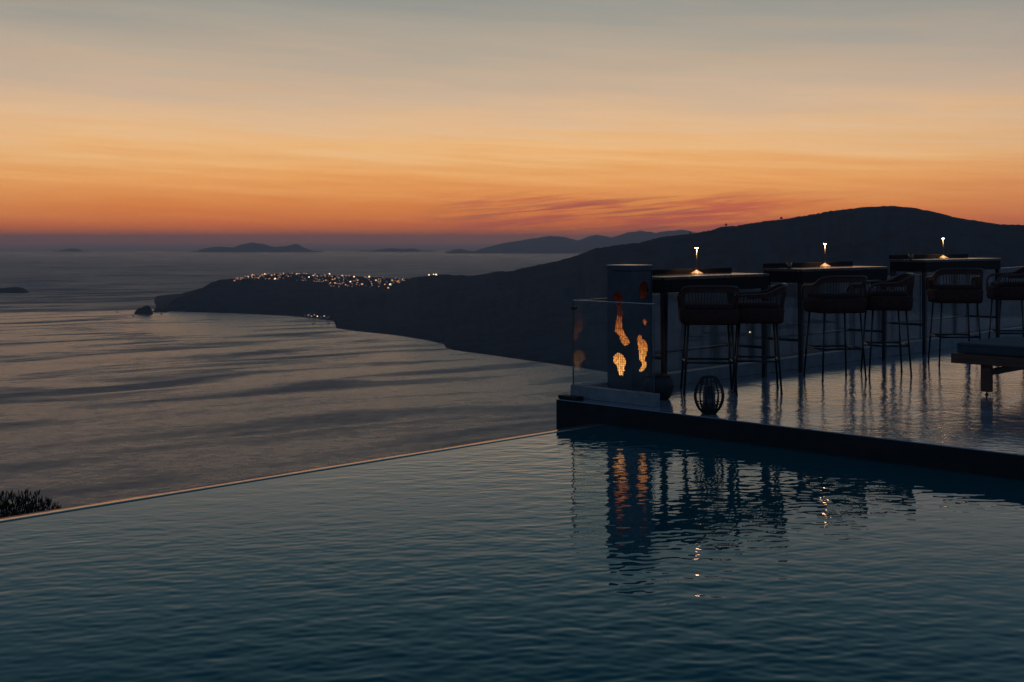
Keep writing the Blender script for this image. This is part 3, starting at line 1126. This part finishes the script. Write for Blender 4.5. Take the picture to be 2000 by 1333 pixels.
# local x = V, local y = U
build('side_rail', boxbm(-0.30, 1.95, -0.055, -0.010, 0.270, 0.358), M['teak'], db, bevel=0.004)
build('side_rail', boxbm(-0.30, 1.95, 1.010, 1.055, 0.270, 0.358), M['teak'], db, bevel=0.004)
build('end_rail', boxbm(-0.262, -0.218, -0.008, 1.008, 0.275, 0.352), M['teak'], db, bevel=0.004)
build('end_rail', boxbm(1.868, 1.912, -0.008, 1.008, 0.275, 0.352), M['teak'], db, bevel=0.004)
for x_ in (0.0, 1.65):
    for y_ in (0.02, 0.98):
        lg = build('leg', boxbm(x_ - 0.045, x_ + 0.045, y_ - 0.028, y_ + 0.028, 0.028, 0.268), M['teak'], db, bevel=0.004)
        bm = bmesh.new()
        lathe(bm, [(0, 0), (0.016, 0), (0.017, 0.006), (0.008, 0.012), (0.008, 0.028), (0, 0.028)], 12)
        build('glide', bm, M['steel'], lg, loc=(x_, y_, 0))
    build('stretcher', boxbm(x_ - 0.018, x_ + 0.018, 0.050, 0.950, 0.17, 0.225), M['teak'], db, bevel=0.003)
for k in range(14):
    x_ = -0.19 + k * 0.148
    build('slat', boxbm(x_ - 0.045, x_ + 0.045, -0.006, 1.006, 0.322, 0.346), M['teak'], db, bevel=0.003)
bm = boxbm(-0.255, 1.90, -0.035, 1.035, 0.360, 0.455)
bmesh.ops.bevel(bm, geom=list(bm.edges), offset=0.02, segments=3, affect='EDGES', profile=0.6)
build('mattress', bm, M['mattress'], db, smooth=False)
bm = bmesh.new()
tube(bm, [(-0.257, -0.037, 0.437), (1.902, -0.037, 0.437), (1.902, 1.037, 0.437), (-0.257, 1.037, 0.437)], 0.0045, 6, closed=True)
build('piping', bm, M['mattress'], db, smooth=True)

# ------------------------------------------------------------------ shrub below the pool edge
sh = thing('shrub', (-3.62, 8.05, -3.44), 0, 'dark spiky shrub below the pool edge at the lower left', 'shrub')
vs, fs = [], []


def crown_r(d):
    return 1.55


for i in range(34000):
    # spiky twigs spread through a flattened dome, tips outwards and upwards
    th = random.uniform(0, 6.283)
    ph = math.acos(random.uniform(-0.1, 1.0) if i % 3 == 0 else random.uniform(0.45, 1.0))
    lump = 0.97 + 0.07 * noise.noise(Vector((5 * math.cos(th) * math.sin(ph), 5 * math.sin(th) * math.sin(ph), 3 * ph)))
    rad = 1.42 * (random.random() ** 0.13) * lump
    d = Vector((math.sin(ph) * math.cos(th), math.sin(ph) * math.sin(th), math.cos(ph)))
    q = Vector((d.x * rad, d.y * rad, 2.02 + d.z * rad * 0.80))
    dirn = (d + Vector((random.uniform(-.4, .4) - 0.2, random.uniform(-.4, .4), random.uniform(0.0, .9)))).normalized()
    sd = dirn.cross(Vector((random.uniform(-1, 1), random.uniform(-1, 1), random.uniform(-1, 1)))).normalized()
    L_ = random.uniform(0.018, 0.046)
    wd = random.uniform(0.003, 0.0065)
    k = len(vs)
    vs += [q - sd * wd, q + sd * wd, q + dirn * L_ * 0.6 + sd * wd * 0.8, q + dirn * L_]
    fs.append((k, k + 1, k + 2, k + 3))
pymesh('foliage', vs, fs, M['leaf'], sh, smooth=False)
bm = bmesh.new()
tube(bm, [(0, 0, 0), (0.03, 0.02, 0.6), (0.0, 0.05, 1.2), (0.05, 0.02, 1.9)], [0.07, 0.055, 0.045, 0.02], 8)
build('stem', bm, M['bark'], sh, smooth=True)
for k in range(12):
    an = k * 0.55 + random.random()
    bm = bmesh.new()
    z0 = 0.5 + 0.09 * k
    tip = Vector((math.cos(an) * 1.0, math.sin(an) * 1.0, z0 + random.uniform(0.6, 1.1)))
    tube(bm, [(0.01, 0.03, z0), (tip.x * 0.4, tip.y * 0.4, z0 + 0.3), tip], [0.03, 0.02, 0.006], 6)
    build('branch', bm, M['bark'], sh, smooth=True)

# ------------------------------------------------------------------ village on the headland


def house_mesh(kind):
    bm = bmesh.new()
    if kind == 0:
        box(bm, -5, 5, -4, 4, -6, 5)
        box(bm, -5.2, 5.2, -4.2, 4.2, 5.001, 5.6)
    elif kind == 1:
        box(bm, -4, 4, -4, 4, -6, 4)
        for k in range(8):
            for j in range(3):
                pass
        rings = []
        for k in range(4):
            a = k * math.pi / 6.2
            rings.append([bm.verts.new((3.6 * math.cos(a) * math.cos(6.2832 * j / 10), 3.6 * math.cos(a) * math.sin(6.2832 * j / 10), 4.01 + 3.2 * math.sin(a))) for j in range(10)])
        for A, B in zip(rings, rings[1:]):
            for j in range(10):
                bm.faces.new((A[j], A[(j + 1) % 10], B[(j + 1) % 10], B[j]))
        bm.faces.new(rings[-1])
    else:
        box(bm, -7, 1, -4, 4, -6, 4)
        box(bm, 1.001, 7, -3, 5, -6, 7.5)
    # dark door and window recesses on the front
    for x_ in (-3.2, 2.2):
        box(bm, x_ - 0.8, x_ + 0.8, -4.06, -4.001, 0.6, 2.6, 1)
    me_ = bpy.data.meshes.new('house')
    bm.normal_update()
    bm.to_mesh(me_)
    bm.free()
    me_.materials.append(M['white_house'])
    me_.materials.append(M['steel'])
    return me_


def window_mesh(m_, w2, h2):
    bm = bmesh.new()
    box(bm, -w2, w2, -4.35, -4.1, 0.4, 0.4 + h2)
    me_ = bpy.data.meshes.new('lit_window')
    bm.to_mesh(me_)
    bm.free()
    me_.materials.append(m_)
    return me_


HM = [house_mesh(k) for k in range(3)]
WM = [window_mesh(M['window_glow_a'], 2.2, 3.4), window_mesh(M['window_glow_b'], 2.4, 3.6), window_mesh(M['window_glow_c'], 1.9, 3.0)]


SM = [window_mesh(M['window_glow_a'], 0.75, 1.8), window_mesh(M['window_glow_b'], 0.75, 1.8), window_mesh(M['window_glow_c'], 0.75, 1.8)]


def place_house(x, s, lit, label, group, scale=1.0):
    q = terr(x, s)
    o_ = link('house', random.choice(HM), None, (q.x, q.y, q.z + 2.0), (0, 0, random.uniform(-0.5, 0.5) - px(x, 0)))
    o_.scale = (scale * random.uniform(0.7, 1.15),) * 3
    tag(o_, label, 'house', group)
    if lit is not None:
        c_ = link('lit_window', WM[lit], o_)
        c_.location = (random.uniform(-2.5, 2.5), 0, random.uniform(0, 1.5))
        for dx_ in (-3.3, 3.3):
            if random.random() < 0.6:
                d_ = link('lit_window', SM[lit], o_)
                d_.location = (c_.location.x + dx_, 0, random.uniform(-2.4, 1.6))
    return o_


def s_for(x, y):
    best, bs = 1e9, 1.0
    for i in range(41):
        s = 0.55 + 0.45 * i / 40
        q = terr(x, s)
        yy = 470 - (q.z - EYE) / q.y * 2400
        if abs(yy - y) < best:
            best, bs = abs(yy - y), s
    return bs


VL = 'small whitewashed house in the lit clifftop village on the headland'
VG = 'houses of the clifftop village'
# brighter lights seen one by one in the village
bright = [(475, 545), (484, 543), (493, 536), (511, 538), (518, 537), (530, 540), (546, 543), (553, 536), (579, 537), (593, 536), (603, 543), (612, 540),
          (635, 539), (642, 537), (668, 540), (676, 541), (691, 543), (698, 549), (713, 543), (720, 543), (655, 555), (669, 555), (684, 553), (707, 558),
          (663, 545), (734, 549), (766, 550), (779, 550), (764, 558), (758, 565), (505, 544), (537, 546)]
for i, (x, y) in enumerate(bright):
    place_house(x, s_for(x, y), 1 if i % 3 == 1 else (0 if i % 3 else 2), VL, VG, 1.15)
for i in range(215):
    x = random.uniform(458, 792)
    yr = interp(RIDGE, x)
    depth_ = 6 + 9 * math.sin((x - 462) / 328 * math.pi) + (9 if 640 < x < 780 else 0)
    y = yr + random.random() ** 1.3 * depth_
    r_ = random.random()
    place_house(x, s_for(x, y), (0 if r_ < 0.28 else 2 if r_ < 0.75 else None), VL, VG, 0.68)
for x, y, wh in ((838, 538, 'leftmost'), (846, 537, 'middle'), (853, 537, 'rightmost')):
    place_house(x, s_for(x, y), 1, wh + ' of three lit houses in a row on the ridge right of the village', 'lit houses on the ridge right of the village', 1.0)
for x, s in ((596, 0.012), (603, 0.02), (609, 0.012), (614, 0.03), (620, 0.015), (627, 0.012), (633, 0.03), (640, 0.02)):
    place_house(x, s, {596: None, 603: 2, 609: 0, 614: 2, 620: 1, 627: None, 633: 0, 640: None}[x], 'small house at the harbour below the headland', 'harbour houses below the headland', 0.8)

place_house(1465, s_for(1465, 667) if False else 0.33, 1, 'single lit white house on the dark slope seen under the bar tables', None, 0.7)

# a few trees on the skyline
for i, (x, hgt_, lab) in enumerate(((1526, 9, 'small round tree alone on the ridge left of the summit'), (1418, 8, 'small bushy tree on the first ridge step right of the glass corner'),
                                    (1348, 6, 'small low tree on the ridge above the nearest table lamp'))):
    q = terr(x, 1.0)
    tr_ = thing('tree', (q.x, q.y, q.z - 1.5), 0, lab, 'tree')
    bm = bmesh.new()
    tube(bm, [(0, 0, 0), (0.2, 0, hgt_ * 0.35), (0.1, 0.2, hgt_ * 0.7)], [0.5, 0.4, 0.2], 6)
    build('trunk', bm, M['bark'], tr_)
    vs, fs = [], []
    for k in range(420):
        d = Vector((random.gauss(0, 1), random.gauss(0, 1), random.gauss(0, 0.7))).normalized() * (random.random() ** 0.4) * hgt_ * 0.55
        q2 = d + Vector((0, 0, hgt_ * 0.75))
        e1 = Vector((random.uniform(-1, 1), random.uniform(-1, 1), random.uniform(-1, 1))).normalized() * hgt_ * 0.09
        e2_ = e1.cross(Vector((random.uniform(-1, 1), random.uniform(-1, 1), random.uniform(-1, 1)))).normalized() * hgt_ * 0.06
        k2 = len(vs)
        vs += [q2 - e1, q2 + e2_, q2 + e1, q2 - e2_]
        fs.append((k2, k2 + 1, k2 + 2, k2 + 3))
    pymesh('crown', vs, fs, M['leaf'], tr_, smooth=False)

# ------------------------------------------------------------------ boats on the sea
hb = bmesh.new()
secs = []
for x_, wd, zt in ((-5, 1.1, 1.3), (-2.5, 1.6, 1.2), (1, 1.7, 1.3), (3.5, 1.1, 1.6), (5.4, 0.12, 2.1)):
    secs.append([hb.verts.new((x_, -wd, zt)), hb.verts.new((x_, -wd * 0.55, -0.3)), hb.verts.new((x_, wd * 0.55, -0.3)), hb.verts.new((x_, wd, zt))])
for A, B in zip(secs, secs[1:]):
    for j in range(4):
        hb.faces.new((A[j], A[(j + 1) % 4], B[(j + 1) % 4], B[j]))
hb.faces.new(secs[0][::-1])
hb.faces.new(secs[-1])
boats = [(229, 610, 0.3, 'tiny dark boat at far left of the dark rock'), (260, 618, 2.9, 'tiny boat with a mast just below the dark rock'),
         (315, 614, 1.0, 'tiny boat close under the headland tip'), (612, 633, 0.2, 'leftmost of the three small boats off the harbour'),
         (629, 637, 1.9, 'lowest of the three small boats off the harbour'), (642, 632, 3.0, 'rightmost of the three small boats off the harbour'),
         (835, 665, 0.6, 'pale small boat near the foot of the nearer headland'), (861, 671, 2.4, 'dark small boat close to the foot of the nearer headland')]
for i, (x, y, rz, lab) in enumerate(boats):
    Yd = 2400 * H / (y - 470)
    bt = thing('boat', (px(x, 0) * Yd, Yd, SEA), rz, lab, 'boat', 'small boats off the headland')
    if i == 0:
        h_ = build('hull', hb, M['boat_hull'], bt)
        c_ = build('cabin', boxbm(-2.5, 0.8, -0.9, 0.9, 1.25, 3.0), M['boat_cabin'], bt, bevel=0.1)
        bm = bmesh.new()
        tube(bm, [(1.2, 0, 1.0), (1.2, 0, 8.0)], 0.10, 6)
        m_ = build('mast', bm, M['boat_hull'], bt)
    else:
        for src in (h_, c_, m_):
            c2 = src.copy()
            COL.objects.link(c2)
            c2.parent = bt
    bt.scale = (1.1, 1.1, 1.1)

# ------------------------------------------------------------------ haze over the caldera
bm = boxbm(-60000, 60000, -16000, 60000, SEA - 4, 245)
hz = build('haze', bm, [])
mh = bpy.data.materials.new('thin_sea_haze')
mh.use_nodes = True
t = NT(mh.node_tree)
pv = t.n('ShaderNodeVolumePrincipled')
pv.inputs['Color'].default_value = (0.98, 0.90, 0.84, 1)
pv.inputs['Density'].default_value = 3.8e-5
pv.inputs['Anisotropy'].default_value = 0.22
o = t.n('ShaderNodeOutputMaterial')
t.l(pv.outputs[0], o.inputs['Volume'])
hz.data.materials.append(mh)
tag(hz, 'thin dusk haze over the sea', None, None, 'stuff')
